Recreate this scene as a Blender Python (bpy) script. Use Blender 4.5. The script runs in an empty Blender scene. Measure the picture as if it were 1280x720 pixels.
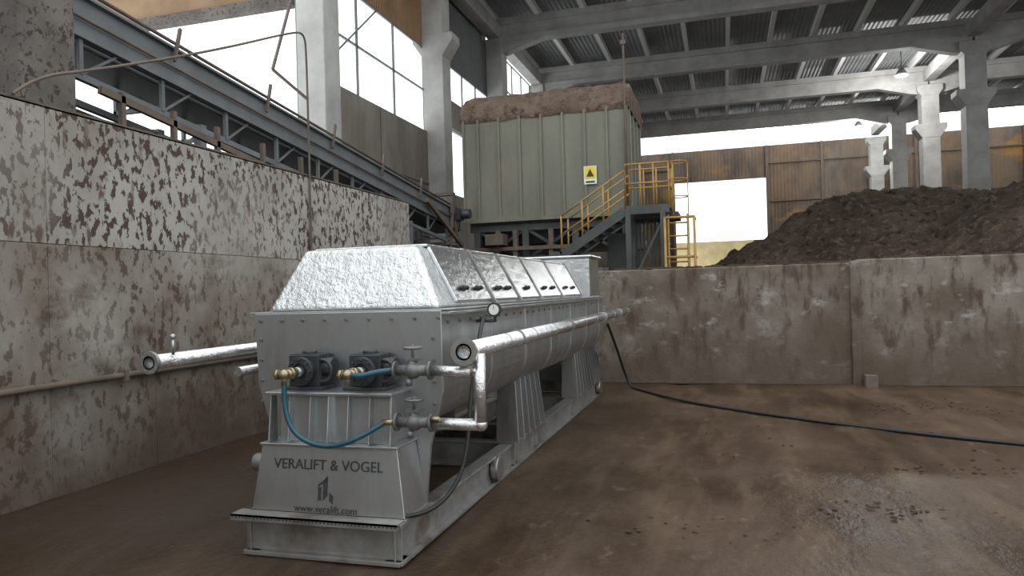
import bpy, bmesh, math, random
from mathutils import Vector, Matrix, noise
random.seed(7)
scene = bpy.context.scene
try:
    scene.view_settings.view_transform = 'Standard'
    scene.view_settings.look = 'None'
except Exception: pass

# ------------------------------------------------ materials
def pmat(name, c1, c2=None, scale=3.0, rough=0.6, metal=0.0, lo=0.35, hi=0.65, bump=0.0, bscale=None,
         stretch=(1,1,1), c3=None, s3=12.0, lo3=0.55, hi3=0.65, detail=6, bdist=0.02, transl=0.0, wave=None, rough2=None,
         stretch3=None, mod3=None, c4=None, s4=3.0, lo4=.5, hi4=.6, stretch4=None, zfade=None, xfade=None, spec=None, d3=None):
    m = bpy.data.materials.new(name); m.use_nodes = True
    nt = m.node_tree; N = nt.nodes; L = nt.links
    b = N['Principled BSDF']; out = N['Material Output']
    b.inputs['Roughness'].default_value = rough
    b.inputs['Metallic'].default_value = metal
    if spec is not None: b.inputs['Specular IOR Level'].default_value = spec
    tc = N.new('ShaderNodeTexCoord')
    def mapping(st):
        mp = N.new('ShaderNodeMapping'); mp.inputs['Scale'].default_value = st
        L.new(tc.outputs['Object'], mp.inputs['Vector']); return mp
    mp0 = mapping(stretch)
    def ns(s, d=detail, mp=None):
        n = N.new('ShaderNodeTexNoise'); n.inputs['Scale'].default_value = s
        n.inputs['Detail'].default_value = d; n.inputs['Roughness'].default_value = 0.62
        L.new((mp or mp0).outputs[0], n.inputs['Vector']); return n
    def rng(src, a, c, o0=0.0, o1=1.0):
        r = N.new('ShaderNodeMapRange'); r.inputs['From Min'].default_value = a; r.inputs['From Max'].default_value = c
        r.inputs['To Min'].default_value = o0; r.inputs['To Max'].default_value = o1
        L.new(src, r.inputs['Value']); return r.outputs[0]
    def mul(a, c):
        x = N.new('ShaderNodeMath'); x.operation='MULTIPLY'; L.new(a, x.inputs[0]); L.new(c, x.inputs[1]); return x.outputs[0]
    def mix(f, a, c):
        x = N.new('ShaderNodeMix'); x.data_type = 'RGBA'
        L.new(f, x.inputs[0])
        if isinstance(a, tuple): x.inputs[6].default_value = (*a, 1)
        else: L.new(a, x.inputs[6])
        x.inputs[7].default_value = (*c, 1)
        return x.outputs[2]
    col = None
    if c2:
        f = rng(ns(scale).outputs['Fac'], lo, hi)
        col = mix(f, c1, c2)
        if rough2 is not None:
            L.new(rng(f, 0, 1, rough, rough2), b.inputs['Roughness'])
    if c3:
        m3 = mapping(stretch3) if stretch3 else None
        f3 = rng(ns(s3, d3 or detail, m3).outputs['Fac'], lo3, hi3)
        if mod3:
            f3 = mul(f3, rng(ns(mod3[0], 3).outputs['Fac'], mod3[1], mod3[2]))
        col = mix(f3, col if col is not None else c1, c3)
    if c4:
        m4 = mapping(stretch4) if stretch4 else None
        f4 = rng(ns(s4, detail, m4).outputs['Fac'], lo4, hi4)
        col = mix(f4, col, c4)
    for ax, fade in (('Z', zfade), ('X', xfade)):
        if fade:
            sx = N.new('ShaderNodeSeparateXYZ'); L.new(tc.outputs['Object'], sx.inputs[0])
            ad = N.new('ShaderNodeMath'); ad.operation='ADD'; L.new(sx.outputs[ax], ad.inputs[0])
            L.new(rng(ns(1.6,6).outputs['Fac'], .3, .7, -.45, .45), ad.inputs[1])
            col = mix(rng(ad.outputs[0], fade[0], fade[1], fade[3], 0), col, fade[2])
    if col is None: b.inputs['Base Color'].default_value = (*c1, 1)
    else: L.new(col, b.inputs['Base Color'])
    h = None
    if wave:
        w = N.new('ShaderNodeTexWave'); w.bands_direction = wave[0]; w.inputs['Scale'].default_value = wave[1]
        L.new(tc.outputs['Object'], w.inputs['Vector']); h = w.outputs['Fac']
    elif bump > 0:
        h = ns(bscale or scale*4, 5).outputs['Fac']
    if h is not None:
        bp = N.new('ShaderNodeBump'); bp.inputs['Strength'].default_value = bump or 0.6
        bp.inputs['Distance'].default_value = bdist
        L.new(h, bp.inputs['Height']); L.new(bp.outputs[0], b.inputs['Normal'])
    if transl > 0:
        t = N.new('ShaderNodeBsdfTranslucent'); ms = N.new('ShaderNodeMixShader'); ms.inputs[0].default_value = transl
        if col is None: t.inputs[0].default_value = (*c1, 1)
        else: L.new(col, t.inputs[0])
        L.new(b.outputs[0], ms.inputs[1]); L.new(t.outputs[0], ms.inputs[2]); L.new(ms.outputs[0], out.inputs['Surface'])
    m.diffuse_color = (*c1, 1)
    return m

M = {}
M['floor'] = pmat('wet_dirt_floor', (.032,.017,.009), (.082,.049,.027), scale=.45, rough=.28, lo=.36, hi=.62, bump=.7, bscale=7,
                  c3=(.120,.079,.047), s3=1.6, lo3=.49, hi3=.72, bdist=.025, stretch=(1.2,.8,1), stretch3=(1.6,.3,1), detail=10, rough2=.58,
                  c4=(.165,.120,.080), s4=5, lo4=.61, hi4=.76, stretch4=(1,.6,1), xfade=(-3.9,-.6,(.030,.017,.009),.85), spec=.5)  # xfade paints the dimmer light beside the left wall into the mud colour
M['clod'] = pmat('dirt_clod', (.04,.025,.015), (.065,.04,.025), scale=20, rough=.95)
M['wallL'] = pmat('stained_concrete', (.36,.34,.31), (.21,.18,.155), scale=.7, rough=.75, lo=.40, hi=.66, bump=.35, bscale=18,
                  c3=(.060,.035,.026), s3=14, lo3=.525, hi3=.56, stretch=(1,1,.8), stretch3=(1,1,.6), d3=3, detail=7, bdist=.01, mod3=(.5,.25,.48),
                  c4=(.11,.072,.055), s4=7, lo4=.585, hi4=.68, stretch4=(1,1,.35))
M['wallLow'] = pmat('stained_concrete_lower', (.31,.285,.255), (.155,.122,.093), scale=1.0, rough=.7, lo=.38, hi=.62, bump=.35, bscale=18,
                  c3=(.075,.047,.033), s3=13, lo3=.54, hi3=.59, stretch=(1,1,.8), stretch3=(1,1,.6), d3=3, detail=8, bdist=.01, mod3=(.5,.30,.55),
                  c4=(.088,.058,.040), s4=2.6, lo4=.55, hi4=.72, stretch4=(1,.6,1.0), zfade=(.0,1.4,(.078,.051,.035),.85))
M['wallB'] = pmat('barrier_concrete', (.23,.20,.168), (.115,.088,.063), scale=.9, rough=.75, lo=.36, hi=.60, bump=.45, bscale=10,
                  c3=(.068,.043,.029), s3=5.5, lo3=.50, hi3=.64, stretch=(1,1,1.1), stretch3=(1,1,.35), detail=10, bdist=.02,
                  c4=(.34,.315,.285), s4=3.0, lo4=.58, hi4=.70, stretch4=(.8,1,1.5), zfade=(.0,1.4,(.088,.061,.041),.85))
M['wallDark'] = pmat('joint_dark', (.10,.075,.06), (.15,.12,.10), scale=3, rough=.9)
M['colC'] = pmat('column_concrete', (.46,.455,.435), (.33,.32,.30), scale=1.2, rough=.85, bump=.2, bscale=10)
M['colDirty'] = pmat('dirty_column', (.16,.14,.125), (.09,.078,.068), scale=2, rough=.85, bump=.3, bscale=14, c3=(.05,.035,.028), s3=14, lo3=.55, hi3=.6)
M['upper'] = pmat('upper_concrete', (.27,.25,.22), (.17,.145,.12), scale=1.0, rough=.85, bump=.2, bscale=10, stretch=(1,1,.4))
M['roof'] = pmat('roof_sheet', (.29,.30,.30), (.20,.20,.20), scale=.4, rough=.6, wave=('X',1.6), bump=.8, bdist=.06, transl=.24)
M['purlin'] = pmat('purlin_paint', (.78,.78,.75), rough=.6)
M['brownSheet'] = pmat('brown_translucent_sheet', (.42,.29,.17), (.28,.18,.10), scale=.8, rough=.6, wave=('Y',2.0), bump=.7, bdist=.05, transl=.35)
M['greySheet'] = pmat('grey_sheet', (.16,.165,.17), (.10,.10,.10), scale=.8, rough=.5, wave=('Y',2.0), bump=.8, bdist=.05, stretch=(1,1,.3))
M['rustSheet'] = pmat('rusty_wall_sheet', (.20,.162,.13), (.23,.14,.075), scale=.22, rough=.7, wave=('X',1.2), bump=.5, bdist=.05, transl=.22,
                      c3=(.095,.075,.06), s3=.5, lo3=.45, hi3=.65, stretch=(1,1,.5), c4=(.38,.20,.055), s4=.35, lo4=.58, hi4=.68, stretch4=(.6,1,1.4))
M['frame'] = pmat('window_frame_steel', (.17,.18,.18), rough=.5, metal=.3)
M['yellowWall'] = pmat('yellow_yard_wall', (.75,.62,.33), (.55,.45,.25), scale=1, rough=.9)
M['soil'] = pmat('heap_soil', (.070,.046,.033), (.135,.096,.070), scale=.5, rough=.95, bump=1.0, bscale=4, bdist=.2, lo=.36, hi=.6,
                 c3=(.21,.155,.115), s3=4, lo3=.53, hi3=.66, detail=10, c4=(.033,.021,.015), s4=3.2, lo4=.54, hi4=.64)
M['steel'] = pmat('stainless_steel', (.47,.485,.485), (.36,.37,.37), scale=4, rough=.28, metal=.82, stretch=(1,1,.25), bump=.06, bscale=30, rough2=.42,
                  c3=(.30,.27,.24), s3=2.5, lo3=.58, hi3=.74, zfade=(.1,.7,(.27,.23,.19),.5))
M['steelD'] = pmat('stainless_base_steel', (.36,.36,.345), (.25,.24,.22), scale=5, rough=.40, metal=.6, bump=.08, bscale=30, c3=(.15,.115,.085), s3=3, lo3=.52, hi3=.70)
M['foil'] = pmat('crinkled_foil', (.80,.82,.82), (.62,.63,.63), scale=6, rough=.24, metal=.95, bump=.8, bscale=24, bdist=.022)
M['foilP'] = pmat('foil_lid_panels', (.68,.70,.70), (.54,.55,.55), scale=5, rough=.22, metal=.92, bump=.45, bscale=16, bdist=.014)
M['foilS'] = pmat('foil_pipe_wrap', (.78,.78,.78), (.55,.55,.55), scale=9, rough=.2, metal=.95, bump=.5, bscale=30, bdist=.015)
M['cast'] = pmat('cast_iron_grey', (.20,.21,.20), (.14,.14,.14), scale=12, rough=.5, metal=.5)
M['black'] = pmat('black_rubber', (.012,.012,.013), rough=.45)
M['gear'] = pmat('dark_gearbox_paint', (.030,.035,.038), (.05,.055,.057), scale=10, rough=.4, metal=.2)
M['brass'] = pmat('brass', (.42,.34,.22), (.30,.24,.16), scale=20, rough=.38, metal=.85)
M['blue'] = pmat('blue_hose', (.015,.07,.10), rough=.35)
M['text'] = pmat('laser_cut_text', (.03,.032,.035), rough=.6)
M['green'] = pmat('hopper_green_paint', (.19,.19,.145), (.14,.138,.103), scale=1.1, rough=.55, bump=.1, bscale=8, stretch=(1,1,.35), c3=(.22,.185,.14), s3=1.5, lo3=.55, hi3=.75)
M['greenD'] = pmat('dark_green_paint', (.075,.085,.078), (.045,.05,.046), scale=2, rough=.6)
M['dust'] = pmat('dust_cover', (.155,.105,.073), (.24,.18,.135), scale=3, rough=.95, bump=1.0, bscale=9, bdist=.12, c3=(.09,.06,.042), s3=4, lo3=.54, hi3=.66)
M['yel'] = pmat('yellow_rail_paint', (.46,.27,.06), (.32,.19,.06), scale=6, rough=.5)
M['sign'] = pmat('sign_yellow', (.8,.62,.03), rough=.4)
M['signw'] = pmat('sign_white', (.8,.8,.75), rough=.4)
M['conv'] = pmat('conveyor_paint', (.17,.185,.195), (.12,.13,.13), scale=2, rough=.5, bump=.1, metal=.1)
M['convR'] = pmat('conveyor_rust', (.16,.12,.09), (.10,.08,.068), scale=3, rough=.8)
M['slat'] = pmat('zinc_sheet', (.40,.40,.39), (.24,.22,.19), scale=3, rough=.5, metal=.2)

# ------------------------------------------------ builders
def empty(name):
    e = bpy.data.objects.new(name, None); scene.collection.objects.link(e); return e
class B:
    def __init__(s): s.bm = bmesh.new()
    def box(s, x0,x1,y0,y1,z0,z1):
        v = [s.bm.verts.new(p) for p in [(x0,y0,z0),(x1,y0,z0),(x1,y1,z0),(x0,y1,z0),(x0,y0,z1),(x1,y0,z1),(x1,y1,z1),(x0,y1,z1)]]
        for f in [(0,3,2,1),(4,5,6,7),(0,1,5,4),(1,2,6,5),(2,3,7,6),(3,0,4,7)]: s.bm.faces.new([v[i] for i in f])
        return s
    def hexa(s, pts):
        v = [s.bm.verts.new(p) for p in pts]
        for f in [(0,3,2,1),(4,5,6,7),(0,1,5,4),(1,2,6,5),(2,3,7,6),(3,0,4,7)]: s.bm.faces.new([v[i] for i in f])
        return s
    def beam(s, p0, p1, w, h):
        p0=Vector(p0); p1=Vector(p1); d=(p1-p0).normalized()
        up=Vector((0,0,1)) if abs(d.z)<.95 else Vector((0,1,0))
        a=d.cross(up).normalized()*w/2; u=a.cross(d).normalized()*h/2
        return s.hexa([p0-a-u,p0+a-u,p1+a-u,p1-a-u,p0-a+u,p0+a+u,p1+a+u,p1-a+u])
    def cyl(s, p0, p1, r, r1=None, n=20, cap=True):
        r1 = r if r1 is None else r1
        p0=Vector(p0); p1=Vector(p1); d=(p1-p0).normalized()
        up=Vector((0,0,1)) if abs(d.z)<.95 else Vector((1,0,0))
        a=d.cross(up).normalized(); u=a.cross(d).normalized()
        A=[];C=[]
        for i in range(n):
            t=2*math.pi*i/n; o=a*math.cos(t)+u*math.sin(t)
            A.append(s.bm.verts.new(p0+o*r)); C.append(s.bm.verts.new(p1+o*r1))
        for i in range(n):
            j=(i+1)%n; f=s.bm.faces.new([A[i],A[j],C[j],C[i]]); f.smooth=True
        if cap: s.bm.faces.new(A[::-1]); s.bm.faces.new(C)
        return s
    def ring(s, p0, p1, ro, ri, n=24):
        p0=Vector(p0); p1=Vector(p1); d=(p1-p0).normalized()
        up=Vector((0,0,1)) if abs(d.z)<.95 else Vector((1,0,0))
        a=d.cross(up).normalized(); u=a.cross(d).normalized()
        R=[]
        for (p,r) in ((p0,ro),(p1,ro),(p1,ri),(p0,ri)):
            R.append([s.bm.verts.new(p+(a*math.cos(2*math.pi*i/n)+u*math.sin(2*math.pi*i/n))*r) for i in range(n)])
        for k in range(4):
            q=R[k]; w=R[(k+1)%4]
            for i in range(n):
                j=(i+1)%n; s.bm.faces.new([q[i],q[j],w[j],w[i]])
        return s
    def torus(s, c, axis, R, r, n=24, m=8):
        c=Vector(c); d=Vector(axis).normalized()
        up=Vector((0,0,1)) if abs(d.z)<.95 else Vector((1,0,0))
        a=d.cross(up).normalized(); u=a.cross(d).normalized(); G=[]
        for i in range(n):
            t=2*math.pi*i/n; o=a*math.cos(t)+u*math.sin(t)
            G.append([s.bm.verts.new(c+o*(R+r*math.cos(2*math.pi*k/m))+d*r*math.sin(2*math.pi*k/m)) for k in range(m)])
        for i in range(n):
            for k in range(m):
                f=s.bm.faces.new([G[i][k],G[(i+1)%n][k],G[(i+1)%n][(k+1)%m],G[i][(k+1)%m]]); f.smooth=True
        return s
    def ball(s, c, r, sc=(1,1,1)):
        m = Matrix.Translation(c) @ Matrix.Diagonal((r*sc[0],r*sc[1],r*sc[2],1))
        g = bmesh.ops.create_uvsphere(s.bm, u_segments=14, v_segments=8, radius=1, matrix=m)
        for v in g['verts']:
            for f in v.link_faces: f.smooth=True
        return s
    def ext(s, prof, axis, a, b, smooth=False):
        def P(p,t): return (p[0],t,p[1]) if axis=='y' else ((t,p[0],p[1]) if axis=='x' else (p[0],p[1],t))
        A=[s.bm.verts.new(P(p,a)) for p in prof]; C=[s.bm.verts.new(P(p,b)) for p in prof]
        n=len(prof)
        for i in range(n):
            j=(i+1)%n; f=s.bm.faces.new([A[i],A[j],C[j],C[i]]); f.smooth=smooth
        s.bm.faces.new(A[::-1]); s.bm.faces.new(C)
        return s
    def done(s, name, mat, parent=None, bevel=0):
        bmesh.ops.recalc_face_normals(s.bm, faces=s.bm.faces)
        me = bpy.data.meshes.new(name); s.bm.to_mesh(me); s.bm.free()
        o = bpy.data.objects.new(name, me); scene.collection.objects.link(o)
        me.materials.append(M[mat])
        if parent: o.parent = parent
        if bevel:
            md=o.modifiers.new('bevel','BEVEL'); md.width=bevel; md.segments=2; md.limit_method='ANGLE'
        return o
def tube(name, pts, r, mat, parent=None):
    cu = bpy.data.curves.new(name,'CURVE'); cu.dimensions='3D'; cu.bevel_depth=r; cu.bevel_resolution=4; cu.use_fill_caps=True
    sp = cu.splines.new('NURBS'); sp.points.add(len(pts)-1)
    for i,p in enumerate(pts): sp.points[i].co=(*p,1)
    sp.use_endpoint_u=True; sp.order_u=3; sp.resolution_u=10
    o=bpy.data.objects.new(name,cu); scene.collection.objects.link(o); cu.materials.append(M[mat])
    dg=bpy.context.evaluated_depsgraph_get(); me=bpy.data.meshes.new_from_object(o.evaluated_get(dg))
    bpy.data.objects.remove(o); me.name=name
    for p in me.polygons: p.use_smooth=True
    o=bpy.data.objects.new(name,me); scene.collection.objects.link(o)
    if parent: o.parent=parent
    return o

# ------------------------------------------------ floor
bm=bmesh.new()
nx,ny=150,150; gx0,gx1,gy0,gy1=-9.6,10.4,-2,18
V=[]
for j in range(ny+1):
    row=[]
    for i in range(nx+1):
        x=gx0+(gx1-gx0)*i/nx; y=gy0+(gy1-gy0)*j/ny
        z=-.012+.018*noise.fractal(Vector((x*.8,y*.5,3)),1,2,4)
        z-=.014*max(0,1-abs(x-(-.75))/.25)+.014*max(0,1-abs(x-(1.05))/.25)
        if i in(0,nx) or j in(0,ny): z=-.012
        row.append(bm.verts.new((x,y,min(z,.0))))
    V.append(row)
for j in range(ny):
    for i in range(nx):
        f=bm.faces.new([V[j][i],V[j][i+1],V[j+1][i+1],V[j+1][i]]); f.smooth=True
for (a,b_,c,d) in ((-9.6,34,-12,-2),(-9.6,34,18,61),(10.4,34,-2,18)):
    q=[bm.verts.new(p) for p in ((a,c,-.012),(b_,c,-.012),(b_,d,-.012),(a,d,-.012))]; bm.faces.new(q)
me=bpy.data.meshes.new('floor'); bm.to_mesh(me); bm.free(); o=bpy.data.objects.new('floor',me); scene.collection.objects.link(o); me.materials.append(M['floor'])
bm=B()
for cx,cy,n,sp in ((1.2,5.6,50,.18),(1.9,6.9,30,.25),(-.2,5.0,20,.25),(1.5,6.5,30,1.4),(2.3,10.2,60,.45)):
    for i in range(n):
        r=random.uniform(.006,.016); x=cx+random.gauss(0,sp*1.6); y=cy+random.gauss(0,sp*.7)
        if y>12.0 or x<-1.4: continue
        bm.ball((x,y,-.008),r,(random.uniform(1,1.8),random.uniform(.8,1.3),.5))
bm.done('dirt_clods','clod')

# ------------------------------------------------ left retaining wall (panels)
E=empty('wall_left')
B().box(-5.75,-5.47,-4,12.0,-.02,3.26).done('core','wallDark',E)
hi=B(); lo=B()
yy=4.70
while yy>-4: yy-=1.16
ys=[yy+1.16*i for i in range(15)]
ys=[v for v in ys if v<11.7]+[12.0]
for a,c in zip(ys[:-1],ys[1:]):
    hi.box(-5.48,-5.44,max(a,-4)+.002,c-.002,2.123,3.28)
    lo.box(-5.48,-5.44,max(a,-4)+.002,c-.002,-.02,2.117)
hi.done('panels_upper','wallL',E); lo.done('panels_lower','wallLow',E)
B().box(-5.76,-5.44,-4,12.0,3.265,3.30).done('cap','wallDark',E)
p=empty('wall_service_pipe')
bm=B(); bm.cyl((-5.39,-3,.93),(-5.39,11.5,.93),.028)
for v in (1,3.2,5.4,7.6,9.8): bm.box(-5.44,-5.35,v,v+.04,.88,.98)
bm.done('pipe_run','convR',p)
tube('electrical_conduit',[(-5.41,8.7,2.2),(-5.41,8.7,3.2),(-5.41,8.7,5.0),(-5.41,8.65,5.22),(-5.41,8.4,5.16),(-5.41,6.8,4.4),(-5.41,5.2,3.72),(-5.41,4.6,3.5),(-5.41,4.4,3.3)],.014,'convR')

E=empty('wall_back_low')
B().box(-5.75,1.98,12.42,12.75,-.02,1.93).done('panel_1','wallB',E,.02)
B().box(2.0,8.5,12.36,12.75,-.02,1.97).done('panel_2','wallB',E,.02)
B().box(1.90,2.04,12.33,12.45,-.02,1.95).done('joint_post','wallB',E,.02)
bm=B()
for i in range(170):   # compost residue on top of the barrier
    x=random.uniform(-1.8,8.3); r=random.uniform(.015,.05)
    bm.ball((x,random.uniform(12.45,12.7),1.94+(.04 if x>2 else 0)),r,(random.uniform(1.2,2.4),1,.55))
bm.done('compost_residue','clod',E)
B().box(2.05,2.22,12.12,12.32,-.02,.17).done('concrete_block','wallDark')

# ------------------------------------------------ building shell
def column(name, x, y, w, top, mat='colC', corbel=True, d=None):
    d=d or w
    bm=B(); bm.box(x-w/2,x+w/2,y-d/2,y+d/2,-.02,top)
    if corbel:
        z=top-2.5
        bm.ext([(x-w/2-.35,z+.4),(x-w/2-.35,z+.15),(x-w/2,z-.35),(x+w/2,z-.35),(x+w/2+.35,z+.15),(x+w/2+.35,z+.4)],'y',y-d/2-.02,y+d/2+.02)
        bm.ext([(x-w/2-.2,top),(x-w/2-.2,top-.3),(x-w/2,top-.6),(x+w/2,top-.6),(x+w/2+.2,top-.3),(x+w/2+.2,top)],'y',y-d/2-.02,y+d/2+.02)
    return bm.done(name,mat,None,.03)
column('concrete_column',-6.25,5.22,.58,9.0,'colDirty',False)
for y in (15.0,22.4,29.2,36.4,43.6,50.8,57.6): column('concrete_column',-9.0,y,.72,12.3,'colC',y in(22.4,))
for y in (36.4,43.6,50.8,57.6): column('concrete_column',10.85,y,.85,12.1,'colC')
for y in (36.4,43.6,50.8,57.6): column('concrete_column',30.6,y,.85,12.1,'colC')

for y in (22.4,29.2,36.4,43.6,50.8):
    bm=B()
    for x0,x1 in ((-9.3,10.8),(10.9,31)):
        z0 = 12.15
        for (w,a,c) in ((.5,0,.22),(.26,.2,.75),(.5,.72,1.0)):
            bm.box(x0,x1,y-w/2,y+w/2,z0+a,z0+c)
        for xe,sg in ((x0,1),(x1,-1)):
            bm.ext([(xe,12.2),(xe,11.6),(xe+sg*.8,11.7),(xe+sg*2.6,12.2)],'y',y-.22,y+.22)
    bm.done('roof_beam','colC')
E=empty('ceiling')
B().box(-9.8,31.5,16,55.5,13.42,13.48).done('roof_sheeting','roof',E)
bm=B(); x=-9.0
while x<31:
    bm.box(x-.09,x+.09,16,55.4,13.10,13.40); x+=1.9
bm.done('purlins','purlin',E)
bm=B(); bm.box(-9.25,-8.75,15,60,12.3,12.9); bm.box(10.6,11.1,29,57.8,12.3,12.9)
bm.done('eave_beams','colC',E)

E=empty('wall_left_outer')
bm=B()
bm.box(-9.5,-9.25,-2,14.7,0,4.0); bm.box(-9.5,-9.25,15.3,22.1,0,7.0); bm.box(-9.5,-9.25,22.7,28.9,0,5.2)
bm.box(-9.5,-9.25,22.7,28.9,7.6,8.6); bm.box(-9.5,-9.25,29.5,60,0,9.5)
bm.done('concrete_infill','upper',E)
bm=B()
for z in (1.75,3.5,5.25): bm.box(-9.26,-9.235,15.3,22.1,z-.02,z+.02)
bm.box(-9.26,-9.235,18.6,18.64,0,7); bm.done('infill_joints','wallDark',E)
bm=B(); bm.box(-9.42,-9.36,15.3,22.1,9.8,13.4); bm.box(-9.42,-9.36,-2,14.7,9.3,12.0); bm.done('brown_sheeting','brownSheet',E)
bm=B(); bm.box(-9.42,-9.36,22.7,28.9,9.9,13.4); bm.box(-9.42,-9.36,36.6,60,9.5,13.4); bm.done('grey_sheeting','greySheet',E)
E=empty('yard_canopy')
bm=B(); bm.box(-22,-9.6,14.85,15.1,8.55,8.8); bm.box(-22,-21.7,14.8,15.1,0,8.6); bm.done('canopy_beam','colDirty',E)
bm=B(); bm.box(-22,-9.6,14.9,15.0,8.8,11.0); bm.done('canopy_sheeting','brownSheet',E)
def window(name,y0,y1,z0,z1,ny,nz,brace=False):
    bm=B(); t=.05
    for i in range(ny+1):
        y=y0+(y1-y0)*i/ny; bm.box(-9.4,-9.34,y-t/2,y+t/2,z0,z1)
    for i in range(nz+1):
        z=z0+(z1-z0)*i/nz; bm.box(-9.4,-9.34,y0,y1,z-t/2,z+t/2)
    if brace:
        bm.beam((-9.3,y0,z0),(-9.3,(y0+y1)/2,z1),.04,.04)
    bm.done(name,'frame')
window('window_1',15.3,22.1,7.0,9.8,3,2,True)
window('window_2',22.7,28.9,5.2,7.6,4,1)
window('window_3',22.7,28.9,8.6,9.9,4,1)
window('window_4',29.5,36,9.5,12.3,4,2)
window('window_5',-2,14.7,4.0,9.2,2,1)
bm=B(); bm.beam((-9.1,14.2,8.6),(-9.1,13.3,6.5),.05,.05); bm.beam((-9.1,13.3,6.5),(-9.1,14.6,6.2),.05,.05); bm.done('window_brace','convR')
# far wall
E=empty('wall_back')
bm=B(); bm.box(-9.5,-3.7,60,60.2,0,12.6); bm.box(3.5,31,60,60.2,0,12.6); bm.box(-3.7,3.5,60,60.2,10.1,12.6)
bm.done('rusty_sheeting','rustSheet',E)
bm=B(); 
for z in (5.2,8.2,11.2): bm.box(-9.5,-3.7,59.85,60,z-.05,z+.05); bm.box(3.5,31,59.85,60,z-.05,z+.05)
for x in (-6.5,-3.7,3.5,7.5,14,17.5,21,24.5,28): bm.box(x-.1,x+.1,59.8,60,0,12.6)
bm.done('girts','convR',E)
B().box(-12,12,66,66.4,0,5.6).done('yard_wall','yellowWall')
E=empty('unseen_wall_front')  # unseen wall behind the camera, added to darken reflections on the dryer
bm=B(); bm.box(-9.6,2,-12.3,-12,0,5.0); bm.box(8,34,-12.3,-12,0,5.0); bm.done('concrete_infill','upper',E)
B().box(-9.6,34,-12.25,-12.05,9.0,12.5).done('sheeting','greySheet',E)
E=empty('unseen_wall_right')  # unseen side wall, added to give the steel something darker to reflect
B().box(33.8,34,-12,60,0,6).done('concrete_infill','upper',E)

# high bay lamps and tube lights
em=bpy.data.materials.new('lamp_glow'); em.use_nodes=True
em.node_tree.nodes['Principled BSDF'].inputs['Emission Color'].default_value=(.9,1,1,1)
em.node_tree.nodes['Principled BSDF'].inputs['Emission Strength'].default_value=12
M['glow']=em
for x,y in ((8.8,40.0),(8.8,52.0)):
    e=empty('high_bay_lamp')
    B().cyl((x,y,11.9),(x,y,12.25),.3,.12).cyl((x,y,12.25),(x,y,13.1),.02).done('shade','frame',e)
    B().cyl((x,y,11.86),(x,y,11.9),.27).done('lens','glow',e)
    l=bpy.data.lights.new('bulb','POINT'); l.energy=900; l.shadow_soft_size=.3; o=bpy.data.objects.new('bulb',l); scene.collection.objects.link(o); o.location=(x,y,11.6); o.parent=e
e=empty('fluorescent_light_row')
tb=B(); hs=B()
x=0.5
while x<30:
    if not (10<x<11.6):
        tb.cyl((x,53.5,12.55),(x+1.5,53.5,12.55),.09,n=8)
        hs.box(x-.05,x+1.55,53.4,53.6,12.62,12.72); hs.box(x+.7,x+.74,53.48,53.52,12.7,13.42)
    x+=1.9
tb.done('tubes','glow',e); hs.done('housings','frame',e)

# ------------------------------------------------ soil heap
bm=bmesh.new(); nx,ny=260,220; x0,x1,y0,y1=-8,27,16,48; V=[]
def seg(px,py,ax,ay,bx,by):
    dx,dy=bx-ax,by-ay; t=max(0,min(1,((px-ax)*dx+(py-ay)*dy)/(dx*dx+dy*dy))); return math.hypot(px-ax-t*dx,py-ay-t*dy)
def h(x,y):
    d1=seg(x,y,5.6,32,9.0,33); d2=seg(x,y,14.0,28.5,20,30)
    a=5.15-.56*(math.sqrt(d1*d1+1.4)-1.18); b=6.9-.62*(math.sqrt(d2*d2+1)-1)
    z=max(a,b)+.05
    v=Vector((x,y,0))
    z+=noise.fractal(v*.45,1,2,4)*.32+noise.fractal(v*1.5,1,2,4)*.24+abs(noise.noise(v*3.1))*.22
    return max(z,-.1)
for j in range(ny+1):
    V.append([bm.verts.new((x0+(x1-x0)*i/nx,y0+(y1-y0)*j/ny,h(x0+(x1-x0)*i/nx,y0+(y1-y0)*j/ny))) for i in range(nx+1)])
for j in range(ny):
    for i in range(nx):
        q=[V[j][i],V[j][i+1],V[j+1][i+1],V[j+1][i]]
        if max(v.co.z for v in q)>-.05:
            f=bm.faces.new(q); f.smooth=True
bmesh.ops.delete(bm,geom=[v for v in bm.verts if not v.link_faces],context='VERTS')
me=bpy.data.meshes.new('soil_heap'); bm.to_mesh(me); bm.free(); o=bpy.data.objects.new('soil_heap',me); scene.collection.objects.link(o); me.materials.append(M['soil'])

# ------------------------------------------------ feed hopper
E=empty('feed_hopper')
prof=[(19,3.65),(19,6.6)]+[(19.6-.6*math.cos(t),6.6+.55*math.sin(t)) for t in [math.pi/2*i/6 for i in range(1,7)]]+\
     [(21.4+.6*math.sin(t),6.6+.55*math.cos(t)) for t in [math.pi/2*i/6 for i in range(0,7)]]+[(22,3.65)]
B().ext(prof,'x',-6.9,-2.3).done('shell','green',E)
bm=B()
for x in (-6.88,-6.45,-5.85,-5.25,-4.65,-4.05,-3.45,-2.85,-2.32): bm.box(x-.03,x+.03,18.94,19.0,3.6,6.55)
for y in (19.1,19.9,20.7,21.5): bm.box(-2.3,-2.24,y-.03,y+.03,3.65,6.6)
bm.box(-6.95,-2.25,18.92,19.02,3.55,3.67); bm.done('ribs','green',E)
b2=bmesh.new(); W=90; path=[(18.975,6.36),(18.93,6.44),(18.92,6.62),(18.99,6.88),(19.2,7.08),(19.55,7.20),(20.5,7.26),(21.4,7.22),(21.9,7.0),(22.04,6.6)]
G=[]
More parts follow.
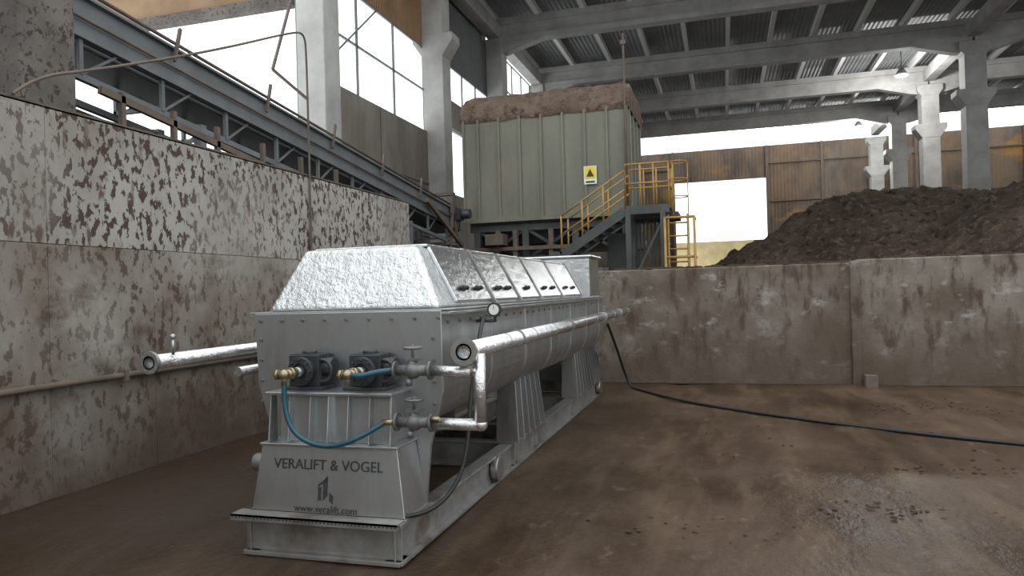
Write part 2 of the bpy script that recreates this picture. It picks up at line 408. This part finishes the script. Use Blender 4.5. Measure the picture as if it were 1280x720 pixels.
for i in range(W+1):
    x=-6.96+4.72*i/W; row=[]
    e_=min(i,W-i)/W*4.72; endf=max(0,1-e_/.28)
    for k,(y,z) in enumerate(path):
        n_=noise.fractal(Vector((x*2.2,k*.6,0)),1,2,3)
        if k<=1: z=z+.05*n_
        else:
            z=z+.05*n_-endf*endf*.22*min(1,(k-1)/4)
        if 1<k<8: y=y-.02*n_
        row.append(b2.verts.new((x,y,z)))
    G.append(row)
for i in range(W):
    for k in range(len(path)-1):
        f=b2.faces.new([G[i][k],G[i+1][k],G[i+1][k+1],G[i][k+1]]); f.smooth=True
for row in (G[0],G[-1]): b2.faces.new(row)
me=bpy.data.meshes.new('dust'); b2.to_mesh(me); b2.free(); o=bpy.data.objects.new('dust_cover',me); scene.collection.objects.link(o); me.materials.append(M['dust']); o.parent=E
bm=B(); bm.ext([(19.05,3.55),(21.95,3.55),(21.4,2.95),(19.6,2.95)],'x',-6.75,-2.45)
for x in (-6.6,-5.2,-3.8,-2.45):
    for y in (19.2,21.8): bm.box(x-.09,x+.09,y-.09,y+.09,-.02,3.55)
for y in (19.2,21.8):
    bm.box(-6.8,-2.3,y-.08,y+.08,3.3,3.55); bm.box(-6.8,-2.3,y-.06,y+.06,2.45,2.6)
    for a,c in ((-6.6,-5.2),(-5.2,-3.8),(-3.8,-2.45)):
        bm.beam((a,y,2.5),(c,y,3.35),.06,.08); bm.beam((c,y,2.5),(a,y,3.35),.06,.08); bm.beam((a,y,.3),(c,y,2.4),.06,.08)
bm.done('stand','greenD',E)
bm=B(); bm.box(-6.8,-2.2,20.1,20.9,2.7,2.95); bm.cyl((-2.2,20.0,2.85),(-2.2,21,2.85),.16); bm.box(-3.4,-2.9,18.7,19.0,2.2,2.6)
for x in (-6.0,-5.5,-4.5): bm.box(x,x+.12,18.9,19.05,2.1,3.3)
bm.box(-6.7,-3.6,18.85,19.0,2.75,2.85); bm.box(-6.2,-5.7,18.6,19.1,2.9,3.2)
bm.done('discharge_screw','convR',E)
B().box(-3.49,-3.15,18.925,18.935,4.42,4.90).done('sign_plate','signw',E)
B().box(-3.47,-3.17,18.92,18.93,4.56,4.88).done('warning_sign','sign',E)
bm=B(); bm.ext([(-3.42,4.62),(-3.22,4.62),(-3.32,4.82)],'y',18.905,18.92); bm.box(-3.44,-3.2,18.91,18.925,4.46,4.50); bm.done('warning_symbol','text',E)
bm=B(); bm.cyl((-2.35,18.9,3.6),(-2.35,18.9,8.3),.03); bm.box(-2.42,-2.28,18.85,18.95,8.0,8.12); bm.done('mast','convR',E)

# ------------------------------------------------ access stairs
E=empty('access_stairs')
st=B(); ry=B()
Y0,Y1=16.9,17.7
x0,z0,x1,z1=-3.7,2.45,-2.15,3.44
for y in (Y0,Y1):
    st.beam((x0,y,z0),(x1,y,z1),.05,.22); st.beam((-4.0,y,z0),(x0,y,z0),.05,.2); st.beam((x1,y,z1),(-1.15,y,z1),.06,.2)
for i in range(7):
    t=(i+.5)/7; x=x0+(x1-x0)*t; z=z0+(z1-z0)*t; st.box(x-.12,x+.12,Y0,Y1,z-.01,z+.02)
st.box(x1,-1.15,Y0,Y1,z1+.06,z1+.1); st.box(-4.0,x0,Y0,Y1,z0+.06,z0+.1)
for x in (-3.95,-3.7): 
    for y in(Y0,Y1): st.box(x-.05,x+.05,y-.05,y+.05,-.02,z0)
for x in (-2.1,-1.3):
    for y in(Y0,Y1): st.box(x-.06,x+.06,y-.06,y+.06,-.02,z1)
st.beam((-2.1,Y0,1.6),(-1.3,Y0,3.2),.05,.05); st.box(-2.2,-1.0,17.7,18.9,3.3,3.44)
for k in range(9): st.box(-2.05+.09*k,-2.01+.09*k,17.9,18.0,1.5,3.3)
st.box(-2.75,-2.25,17.9,18.2,1.8,3.0)
st.done('stair_frame','greenD',E)
def cy(a,c,r=.022): ry.cyl(a,c,r,n=8)
for y in (Y0,Y1):
    for hgt in (.95,.5):
        cy((x0,y,z0+hgt),(x1,y,z1+hgt)); 
        cy((x1,y,z1+hgt+.12),(-1.15,y,z1+hgt+.12)); cy((x1,y,z1+hgt),(x1,y,z1+hgt+.12))
    for t in (0,.33,.66,1):
        x=x0+(x1-x0)*t; z=z0+(z1-z0)*t; cy((x,y,z),(x,y,z+.95))
    for x in (-2.15,-1.8,-1.5,-1.15): cy((x,y,z1),(x,y,z1+1.07))
for z in (.55,1.07): cy((-1.15,Y0,z1+z),(-1.15,Y1,z1+z))
for x in (-1.2,-.75): cy((x,17.0,0),(x,17.0,3.3),.03)
for k in range(10): cy((-1.2,17.0,.4+.3*k),(-.75,17.0,.4+.3*k),.02)
for x in (-1.25,-.6): cy((x,16.7,0),(x,16.7,3.2),.03)
for z in (2.3,3.2): cy((-1.25,16.7,z),(-.6,16.7,z),.03); cy((-.6,16.7,z),(-.6,17.4,z),.03)
for z in (3.7,4.1,4.5): ry.torus((-.95,17.0,z),(0,0,1),.22,.014,n=16,m=6)
for a in (0,2.1,4.2): cy((-.95+.22*math.cos(a),17+.22*math.sin(a),3.2),(-.95+.22*math.cos(a),17+.22*math.sin(a),4.5),.012)
ry.done('handrails','yel',E)

# ------------------------------------------------ inclined conveyor
E=empty('inclined_conveyor')
def cz(y): return 4.86-(y-6.77)*.105
ya,yb=-1.0,18.7
bm=B()
for x in (-7.0,-7.75):
    bm.beam((x,ya,cz(ya)),(x,yb,cz(yb)),.05,.46); bm.beam((x+.03,ya,cz(ya)+.24),(x+.03,yb,cz(yb)+.24),.12,.03); bm.beam((x+.03,ya,cz(ya)-.24),(x+.03,yb,cz(yb)-.24),.12,.03)
    bm.beam((x,ya,cz(ya)-.68),(x,yb,cz(yb)-.68),.07,.08)
y=ya
while y<yb:
    for x in (-7.0,-7.75): bm.beam((x+.02,y,cz(y)-.66),(x+.02,y,cz(y)-.22),.05,.05); bm.beam((x+.02,y,cz(y)-.66),(x+.02,y+.62,cz(y)-.24),.03,.03)
    bm.beam((-7.75,y,cz(y)-.62),(-7.0,y,cz(y)-.62),.05,.05)
    y+=1.25
for yy in (8.5,12.2,15.5):
    bm.box(-7.08,-6.96,yy-.06,yy+.06,-.02,cz(yy)-.6); bm.box(-7.8,-7.68,yy-.06,yy+.06,-.02,cz(yy)-.6); bm.beam((-7.0,yy,2.2),(-7.75,yy,3.4),.05,.05)
bm.done('side_frames','conv',E)
bm=B(); bm.beam((-7.37,ya,cz(ya)+.1),(-7.37,yb,cz(yb)+.1),.62,.03); bm.beam((-7.37,ya,cz(ya)-.3),(-7.37,yb,cz(yb)-.3),.62,.02)
bm.cyl((-7.72,yb,cz(yb)-.1),(-7.02,yb,cz(yb)-.1),.2); bm.done('belt','black',E)
bm=B() 
bm.cyl((-6.93,ya,cz(ya)+.31),(-6.93,yb,cz(yb)+.31),.025,n=8)
bm.cyl((-6.93,ya,cz(ya)-.02),(-6.93,yb,cz(yb)-.02),.018,n=8)
y=5.9
while y<18.5: bm.beam((-6.90,y,cz(y)+.05),(-6.90,y+.12,cz(y)+.52),.04,.04); y+=2.0
bm.done('guard_rail','convR',E)
bm=B(); y=ya
while y<13:
    bm.hexa([(-8.9,y,cz(y)-.75),(-7.85,y,cz(y)-.75),(-7.85,y+.16,cz(y)-.765),(-8.9,y+.16,cz(y)-.765),(-8.9,y,cz(y)-.72),(-7.85,y,cz(y)-.72),(-7.85,y+.16,cz(y)-.735),(-8.9,y+.16,cz(y)-.735)]); y+=.24
bm.done('walkway_slats','slat',E)
bm=B(); bm.beam((-8.9,ya,cz(ya)-.8),(-8.9,13,cz(13)-.8),.08,.14); bm.beam((-7.85,ya,cz(ya)-.8),(-7.85,13,cz(13)-.8),.08,.14)
bm.beam((-8.8,6.5,3.75),(-8.8,13.5,3.2),.08,.12); bm.beam((-6.5,6.3,3.95),(-6.5,10.5,3.42),.06,.08)
for yy in (6.6,7.4,8.2,9.2,10.2,11.3): bm.box(-6.53,-6.47,yy-.03,yy+.03,0,4.0-(yy-6.3)*.03)
for yy in (8.5,12.4): bm.box(-8.95,-8.85,yy-.05,yy+.05,-.02,cz(yy)-.8)
for x in (-7.95,-6.9):
    bm.beam((x,17.3,0),(x,18.1,4.3),.07,.07); bm.beam((x,18.8,0),(x,18.1,4.3),.07,.07); bm.beam((x,17.5,1.2),(x,18.7,2.6),.05,.05)
bm.box(-7.98,-6.87,18.02,18.18,4.25,4.33); bm.box(-7.98,-6.87,17.7,18.6,2.9,2.98); bm.beam((-6.85,16.2,3.9),(-6.85,18.6,2.9),.08,.1)
bm.done('walkway_frame','convR',E)
B().cyl((-6.88,18.3,3.75),(-6.5,18.3,3.75),.13).box(-6.95,-6.75,18.15,18.5,3.6,3.9).done('motor','gear',E)

# ------------------------------------------------ PADDLE DRYER MACHINE
E=empty('industrial_paddle_dryer')
XC=-2.42; XL,XR=-3.13,-1.74
bm=B()
def channel_y(xo, sgn, y0,y1):
    bm.box(min(xo,xo+sgn*.12),max(xo,xo+sgn*.12),y0,y1,-.005,.02); bm.box(min(xo,xo+sgn*.12),max(xo,xo+sgn*.12),y0,y1,.215,.235)
    w=xo+sgn*.05; bm.box(w-.006,w+.006,y0,y1,.02,.215)
channel_y(-1.87,-1,3.9,11.2); channel_y(-2.97,1,3.9,11.2)
for y0,y1 in ((3.88,4.02),(6.3,6.42),(7.1,7.22),(9.0,9.12),(11.06,11.2)):
    bm.box(-2.96,-1.88,y0,y1,-.005,.02); bm.box(-2.96,-1.88,y0,y1,.215,.235); m=(y0+y1)/2; bm.box(-2.96,-1.88,m-.03,m-.018,.02,.215)
bm.box(-2.985,-1.86,3.87,4.35,.235,.25)
bm.done('base_skid','steelD',E,.003)
bm=B(); bm.box(-3.01,-1.865,3.83,3.95,.25,.262); bm.box(-3.01,-1.865,3.83,3.836,.225,.262); bm.done('perforated_strip','steelD',E)
bm=B()
for i in range(44): x=-2.995+i*.026; bm.cyl((x,3.828,.245),(x,3.831,.245),.006,n=8)
bm.done('strip_holes','text',E)
bm=B()
for y in (5.77,10.9):
    bm.cyl((-1.84,y,.13),(-1.90,y,.13),.105,n=28); bm.cyl((-3.0,y,.13),(-2.94,y,.13),.105,n=28)
bm.cyl((-3.08,4.2,.50),(-2.9,4.2,.50),.06); bm.done('lifting_bosses','steel',E,.006)
bm=B()
def frus(x0,x1,y0,y1,z0,X0,X1,Y0_,Y1_,z1):
    bm.hexa([(x0,y0,z0),(x1,y0,z0),(x1,y1,z0),(x0,y1,z0),(X0,Y0_,z1),(X1,Y0_,z1),(X1,Y1_,z1),(X0,Y1_,z1)])
frus(-2.94,-1.87,3.95,4.30,.25,-2.885,-1.935,4.0,4.28,.665)
frus(-2.955,-1.855,3.935,4.3,.25,-2.955,-1.855,3.935,4.3,.262)
frus(-2.895,-1.925,3.985,4.29,.665,-2.895,-1.925,3.985,4.29,.68)
frus(-2.79,-2.01,4.06,4.29,.68,-2.79,-2.01,4.08,4.29,.98)
bm.box(-2.85,-1.96,3.99,4.29,.985,1.005)
for x in (-2.84,-2.70,-2.55,-2.42,-2.28,-2.13,-1.985):
    bm.hexa([(x-.006,4.0,.68),(x+.006,4.0,.68),(x+.006,4.1,.68),(x-.006,4.1,.68),(x-.006,4.04,.985),(x+.006,4.04,.985),(x+.006,4.1,.985),(x-.006,4.1,.985)])
bm.done('gearbox_pedestal','steel',E,.004)
def text(s,size,x,z,off=.004):
    cu=bpy.data.curves.new('txt','FONT'); cu.body=s; cu.size=size; cu.align_x='CENTER'; cu.extrude=.0012
    o=bpy.data.objects.new('txt',cu); scene.collection.objects.link(o)
    bpy.context.view_layer.update()
    dg=bpy.context.evaluated_depsgraph_get(); me=bpy.data.meshes.new_from_object(o.evaluated_get(dg)); bpy.data.objects.remove(o)
    o=bpy.data.objects.new('lettering',me); scene.collection.objects.link(o); me.materials.clear(); me.materials.append(M['text'])
    tilt=math.atan2(.05,.415); y=3.95+(z-.25)*.05/.415-off
    o.rotation_euler=(math.radians(90)-tilt,0,0); o.location=(x,y,z); o.parent=E
text('VERALIFT & VOGEL',.090,-2.405,.525); text('www.veralift.com',.062,-2.41,.268)
bm=B()
def fy(z): return 3.95+(z-.25)*.05/.415-.004
def slab(x0,x1,z0,z1,dz=0):
    bm.hexa([(x0,fy(z0),z0),(x1,fy(z0+dz),z0+dz),(x1,fy(z0+dz)+.003,z0+dz),(x0,fy(z0)+.003,z0),(x0,fy(z1),z1),(x1,fy(z1+dz),z1+dz),(x1,fy(z1+dz)+.003,z1+dz),(x0,fy(z1)+.003,z1)])
slab(-2.465,-2.443,.34,.42); slab(-2.43,-2.40,.34,.46,.03); slab(-2.465,-2.40,.42,.437,.045); slab(-2.385,-2.36,.34,.39,-.02)
bm.done('logo','text',E)
def trough(e=0, zt=1.47):
    r=.347+e; zc=1.06; pts=[(XR+e,zt)]
    cR=XR-.3475; cL=XL+.3475
    for i in range(0,15):
        t=math.radians(-i*150/14); pts.append((cR+r*math.cos(t), zc+r*math.sin(t)))
    for i in range(0,15):
        t=math.radians(-30-i*150/14); pts.append((cL+r*math.cos(t), zc+r*math.sin(t)))
    pts.append((XL-e,zt)); return pts
B().ext(trough(),'y',4.32,10.6).done('trough','steel',E)
bm=B()
for y in (5.3,6.3,7.3,8.3,9.3,10.3): bm.ext(trough(.008,1.46),'y',y,y+.03)
bm.box(XL-.05,XR+.05,4.3,10.65,1.47,1.49); bm.box(XL-.05,XR+.05,4.3,10.65,1.495,1.51)
bm.done('cladding_bands','steel',E,.003)
bm=B(); bm.ext([(XL,1.5),(XL+.02,1.0),(XL+.14,.62),(XL+.2,.25),(XR-.14,.25),(XR-.10,.62),(XR-.0,.98),(XR,1.5)],'y',4.29,4.325)
bm.ext([(XL,1.5),(XL+.02,1.0),(XL+.14,.62),(XL+.2,.25),(XR-.2,.25),(XR-.14,.62),(XR-.02,1.0),(XR,1.5)],'y',10.6,10.64)
bm.done('end_plates','steel',E,.004)
bm=B(); x=XL+.05
while x<XR:
    bm.cyl((x,4.275,1.45),(x,4.29,1.45),.011,n=6); x+=.165
for z in (1.32,1.18,1.04,.9):
    bm.cyl((XL+.05,4.275,z),(XL+.05,4.29,z),.011,n=6); bm.cyl((XR-.06,4.275,z),(XR-.06,4.29,z),.011,n=6)
y=4.4
while y<10.6:
    bm.cyl((XR,y,1.42),(XR+.012,y,1.42),.012,n=6); y+=.22
bm.done('bolts','cast',E)
bm=B()
for ya_,yb_ in ((6.25,7.25),(9.0,11.0)):
    for sx,xo,xi in ((1,-1.90,-2.03),(-1,-2.94,-2.81)):
        bm.hexa([(min(xo,xi),ya_,.235),(max(xo,xi),ya_,.235),(max(xo,xi),yb_,.235),(min(xo,xi),yb_,.235),
                 (min(xo,xi)+.0,ya_+.1,.95),(max(xo,xi),ya_+.1,.95),(max(xo,xi),min(yb_,10.6)-.1,.95),(min(xo,xi),min(yb_,10.6)-.1,.95)])
        n=int((yb_-ya_)/.2)
        for i in range(n+1):
            y=ya_+(yb_-ya_)*i/n; yt=ya_+.1+(min(yb_,10.6)-.1-ya_-.1)*i/n
            bm.hexa([(xo-.0 if sx>0 else xo-.09,y-.008,.235),(xo+.09 if sx>0 else xo,y-.008,.235),(xo+.09 if sx>0 else xo,y+.008,.235),(xo if sx>0 else xo-.09,y+.008,.235),
                     (xo if sx>0 else xo-.03,yt-.008,.95),(xo+.03 if sx>0 else xo,yt-.008,.95),(xo+.03 if sx>0 else xo,yt+.008,.95),(xo if sx>0 else xo-.03,yt+.008,.95)])
        bm.box(min(xo,xi)-.06,max(xo,xi)+.06,ya_-.04,yb_+.04,.235,.25)
bm.done('saddle_supports','steel',E,.003)
# lid
LB=(-3.07,-1.77); LT=(-2.87,-2.0); z0,z1=1.51,1.94
bm=B(); bm.hexa([(LB[0],4.34,z0),(LB[1],4.34,z0),(LB[1],9.35,z0),(LB[0],9.35,z0),(LT[0],4.52,z1),(LT[1],4.52,z1),(LT[1],9.2,z1),(LT[0],9.2,z1)])
o=bm.done('lid_end_hood','foil',E,.035); o.modifiers[0].segments=4
bm=B(); hd=B(); seam=B()
pans=[(4.66,5.44),(5.5,6.2),(6.26,6.98),(7.04,7.98),(8.04,9.12)]
for a,c in pans:
    for s_ in (1,-1):
        bx,tx=(LB[1],LT[1]) if s_>0 else (LB[0],LT[0]); o_=.022*s_
        def q(y,z,off): 
            t=(z-z0)/(z1-z0); return (bx+(tx-bx)*t+off, y, z+abs(off)*.5)
        bm.hexa([q(a,z0+.03,0),q(a,z0+.03,o_),q(c,z0+.03,o_),q(c,z0+.03,0),q(a+.015,z1-.01,0),q(a+.015,z1-.01,o_),q(c-.015,z1-.01,o_),q(c-.015,z1-.01,0)])
    bm.box(LT[0]-.01,LT[1]+.01,a+.015,c-.015,z1,z1+.02)
    seam.beam((LB[1]+.012,c+.03,z0+.02),(LT[1]+.012,c+.03,z1+.01),.035,.035)
    seam.box(LT[0],LT[1],c+.01,c+.05,z1,z1+.03)
    n=1 if c-a<.75 and a>6 else 2
    for k in range(n):
        y=a+(c-a)*(.3+.4*k) if n==2 else (a+c)/2
        z=1.645; t=(z-z0)/(z1-z0); x=LB[1]+(LT[1]-LB[1])*t+.045
        hd.ball((x,y-.045,z),.03,(.6,1.35,.62)); hd.ball((x,y+.045,z),.03,(.6,1.35,.62)); hd.cyl((x-.03,y-.045,z-.01),(x,y-.045,z),.01,n=8); hd.cyl((x-.03,y+.045,z-.01),(x,y+.045,z),.01,n=8)
bm.done('lid_panels','foilP',E,.008); hd.done('lid_handles','black',E); seam.done('lid_seams','steelD',E)
B().box(-2.75,-1.76,9.75,10.5,1.5,2.05).box(-2.8,-1.72,9.72,10.53,2.05,2.09).done('vapour_outlet_box','foilP',E,.02)
g=B(); br=B(); gd=B()
for x in (-2.63,-2.19):
    z=1.13
    g.box(x-.11,x+.11,4.1,4.28,z-.10,z+.10); g.box(x-.15,x+.14,4.08,4.24,1.005,1.03)
    g.cyl((x,4.12,z),(x,4.07,z),.085); g.ring((x,4.075,z),(x,4.05,z),.092,.05)
    g.cyl((x+.10,4.18,z+.02),(x+.18,4.18,z+.02),.06); g.cyl((x,4.18,z+.1),(x,4.18,z+.125),.05)
    g.torus((x+.12,4.12,z+.0),(0,1,0),.07,.012)
    for k in range(8):
        t=math.pi*k/4; g.cyl((x+.075*math.cos(t),4.05,z+.075*math.sin(t)),(x+.075*math.cos(t),4.035,z+.075*math.sin(t)),.009,n=6)
    for k in range(4): g.box(x-.115,x+.115,4.12+.04*k,4.128+.04*k,z-.09,z+.107)
    gd.cyl((x-.0,4.07,z),(x-.0,4.0,z),.032)
    br.cyl((x,4.02,z),(x,3.90,z),.028,n=16); br.cyl((x,3.97,z),(x,3.93,z),.04,n=6); br.ball((x,3.88,z),.033); br.cyl((x-.05,3.88,z),(x+.02,3.88,z),.022,n=12)
    br.cyl((x-.055,3.88,z),(x-.035,3.88,z),.034,n=6); br.cyl((x,3.88,z),(x,3.88,z-.06),.018,n=10)
g.done('gearboxes','gear',E,.008); br.done('rotary_unions','brass',E); gd.done('shafts','steel',E)
bm=B(); st=B()
bm.cyl((-1.45,3.95,1.265),(-1.45,11.33,1.268),.055,n=24)
bm.cyl((-3.58,3.84,1.21),(-3.58,10.2,1.21),.05,n=24); bm.cyl((-3.4,4.45,1.08),(-3.4,10.2,1.08),.035,n=18)
for (x,y,z,r) in ((-1.45,3.9,1.265,.052),(-3.58,3.8,1.21,.048)):
    st.ring((x,y,z),(x,y+.022,z),r*1.55,r*.75); st.ring((x,y+.0,z),(x,y+.06,z),r*.95,r*.75)
    for k in range(8):
        t=math.pi*k/4+.2; st.cyl((x+r*1.28*math.cos(t),y-.002,z+r*1.28*math.sin(t)),(x+r*1.28*math.cos(t),y+.03,z+r*1.28*math.sin(t)),.008,n=6)
bm.cyl((-1.38,3.97,1.25),(-1.38,3.97,.83),.036); bm.ball((-1.38,3.97,.835),.04)
bm.cyl((-1.38,3.97,.835),(-1.70,3.97,.835),.036); bm.cyl((-1.43,3.97,1.14),(-1.68,3.97,1.15),.032); bm.ball((-1.40,3.97,1.15),.038)
for y in (5.6,7.4,9.4): bm.cyl((-1.45,y,1.26),(-1.76,y,1.15),.03); bm.cyl((-3.58,y,1.21),(-3.1,y,1.1),.03)
bm.done('insulated_pipes','foilS',E)
for y in (5.0,6.8,8.8,10.2): st.box(-1.75,-1.5,y,y+.03,1.18,1.21); st.ring((-1.45,y,1.267),(-1.45,y+.03,1.267),.064,.05); st.box(-3.55,-3.12,y,y+.03,1.13,1.16)
for y in (4.7,5.4,6.1,6.8,7.5,8.2,8.9,9.6,10.3,11.0): st.ring((-1.45,y,1.267),(-1.45,y+.008,1.267),.0575,.05)
st.cyl((-3.52,3.95,1.25),(-3.52,3.95,1.36),.01); st.ball((-3.52,3.95,1.37),.02)
st.done('pipe_flanges','steel',E)
v=B()
for z in (1.15,.84):
    x=-1.80
    v.cyl((x-.12,3.97,z),(x-.105,3.97,z),.055); v.cyl((x+.105,3.97,z),(x+.12,3.97,z),.055); v.cyl((x-.11,3.97,z),(x+.11,3.97,z),.032); v.ball((x,3.97,z),.052)
    v.cyl((x,3.97,z),(x,3.97,z+.075),.035,.026); v.box(x-.045,x+.045,3.94,4.0,z+.06,z+.078); v.cyl((x,3.97,z+.07),(x,3.97,z+.155),.009); v.torus((x,3.97,z+.135),(0,0,1),.05,.008)
    for a in range(3):
        t=a*2.094; v.cyl((x,3.97,z+.135),(x+.05*math.cos(t),3.97+.05*math.sin(t),z+.135),.005,n=6)
    v.cyl((x-.02,3.95,z-.05),(x-.02,3.95,z-.09),.02)
v.done('globe_valves','cast',E)
b=B(); b.cyl((-1.92,3.97,.84),(-2.0,3.95,.835),.02,n=8); b.cyl((-1.68,3.93,.87),(-1.62,3.93,.87),.014); b.done('hose_fittings','brass',E)
tube('blue_hose',[(-2.63,3.88,1.08),(-2.63,3.87,.95),(-2.58,3.86,.80),(-2.45,3.84,.72),(-2.28,3.84,.70),(-2.1,3.85,.76),(-1.99,3.95,.835)],.016,'blue',E)
tube('valve_hose',[(-2.17,3.88,1.13),(-2.1,3.86,1.12),(-2.0,3.9,1.15),(-1.91,3.97,1.15)],.018,'blue',E)
tube('black_cable',[(-1.66,4.95,1.44),(-1.62,4.75,1.42),(-1.58,4.5,1.2),(-1.6,4.4,.9),(-1.6,4.3,.52),(-1.68,4.15,.33),(-1.8,4.0,.27),(-1.9,3.97,.27)],.014,'black',E)
b=B(); b.cyl((-1.74,4.98,1.40),(-1.60,4.98,1.40),.012); b.cyl((-1.60,4.98,1.39),(-1.60,4.98,1.46),.012); b.cyl((-1.60,4.99,1.48),(-1.60,4.955,1.48),.052); b.done('gauge_body','gear',E)
B().cyl((-1.60,4.954,1.48),(-1.60,4.952,1.48),.038).done('gauge_face','signw',E)
B().box(-1.602,-1.598,4.949,4.951,1.48,1.51).done('gauge_needle','text',E)

tube('power_cable',[(-1.72,10.9,1.1),(-1.66,11.3,.75),(-1.6,11.7,.3),(-1.5,11.75,.01),(-1.31,11.44,.008),(-.7,10.5,.008),(-.09,9.87,.008),(.6,9.3,.008),(1.59,8.6,.008),(2.71,7.98,.008),(4.5,7.2,.008)],.020,'black')

# ------------------------------------------------ world + camera
w=bpy.data.worlds.new('sky'); scene.world=w; w.use_nodes=True
bg=w.node_tree.nodes['Background']; bg.inputs[0].default_value=(.93,.975,1,1); bg.inputs[1].default_value=2.05
cam=bpy.data.cameras.new('camera'); cam.lens=900/1280*36; cam.sensor_width=36; cam.clip_end=500
co=bpy.data.objects.new('camera',cam); scene.collection.objects.link(co); scene.camera=co
co.matrix_world=Matrix.Translation((0,0,1.6)) @ Matrix.Rotation(math.radians(16.4),4,'Z') @ Matrix.Rotation(math.radians(90.36),4,'X') @ Matrix.Rotation(math.radians(-1.6),4,'Z')
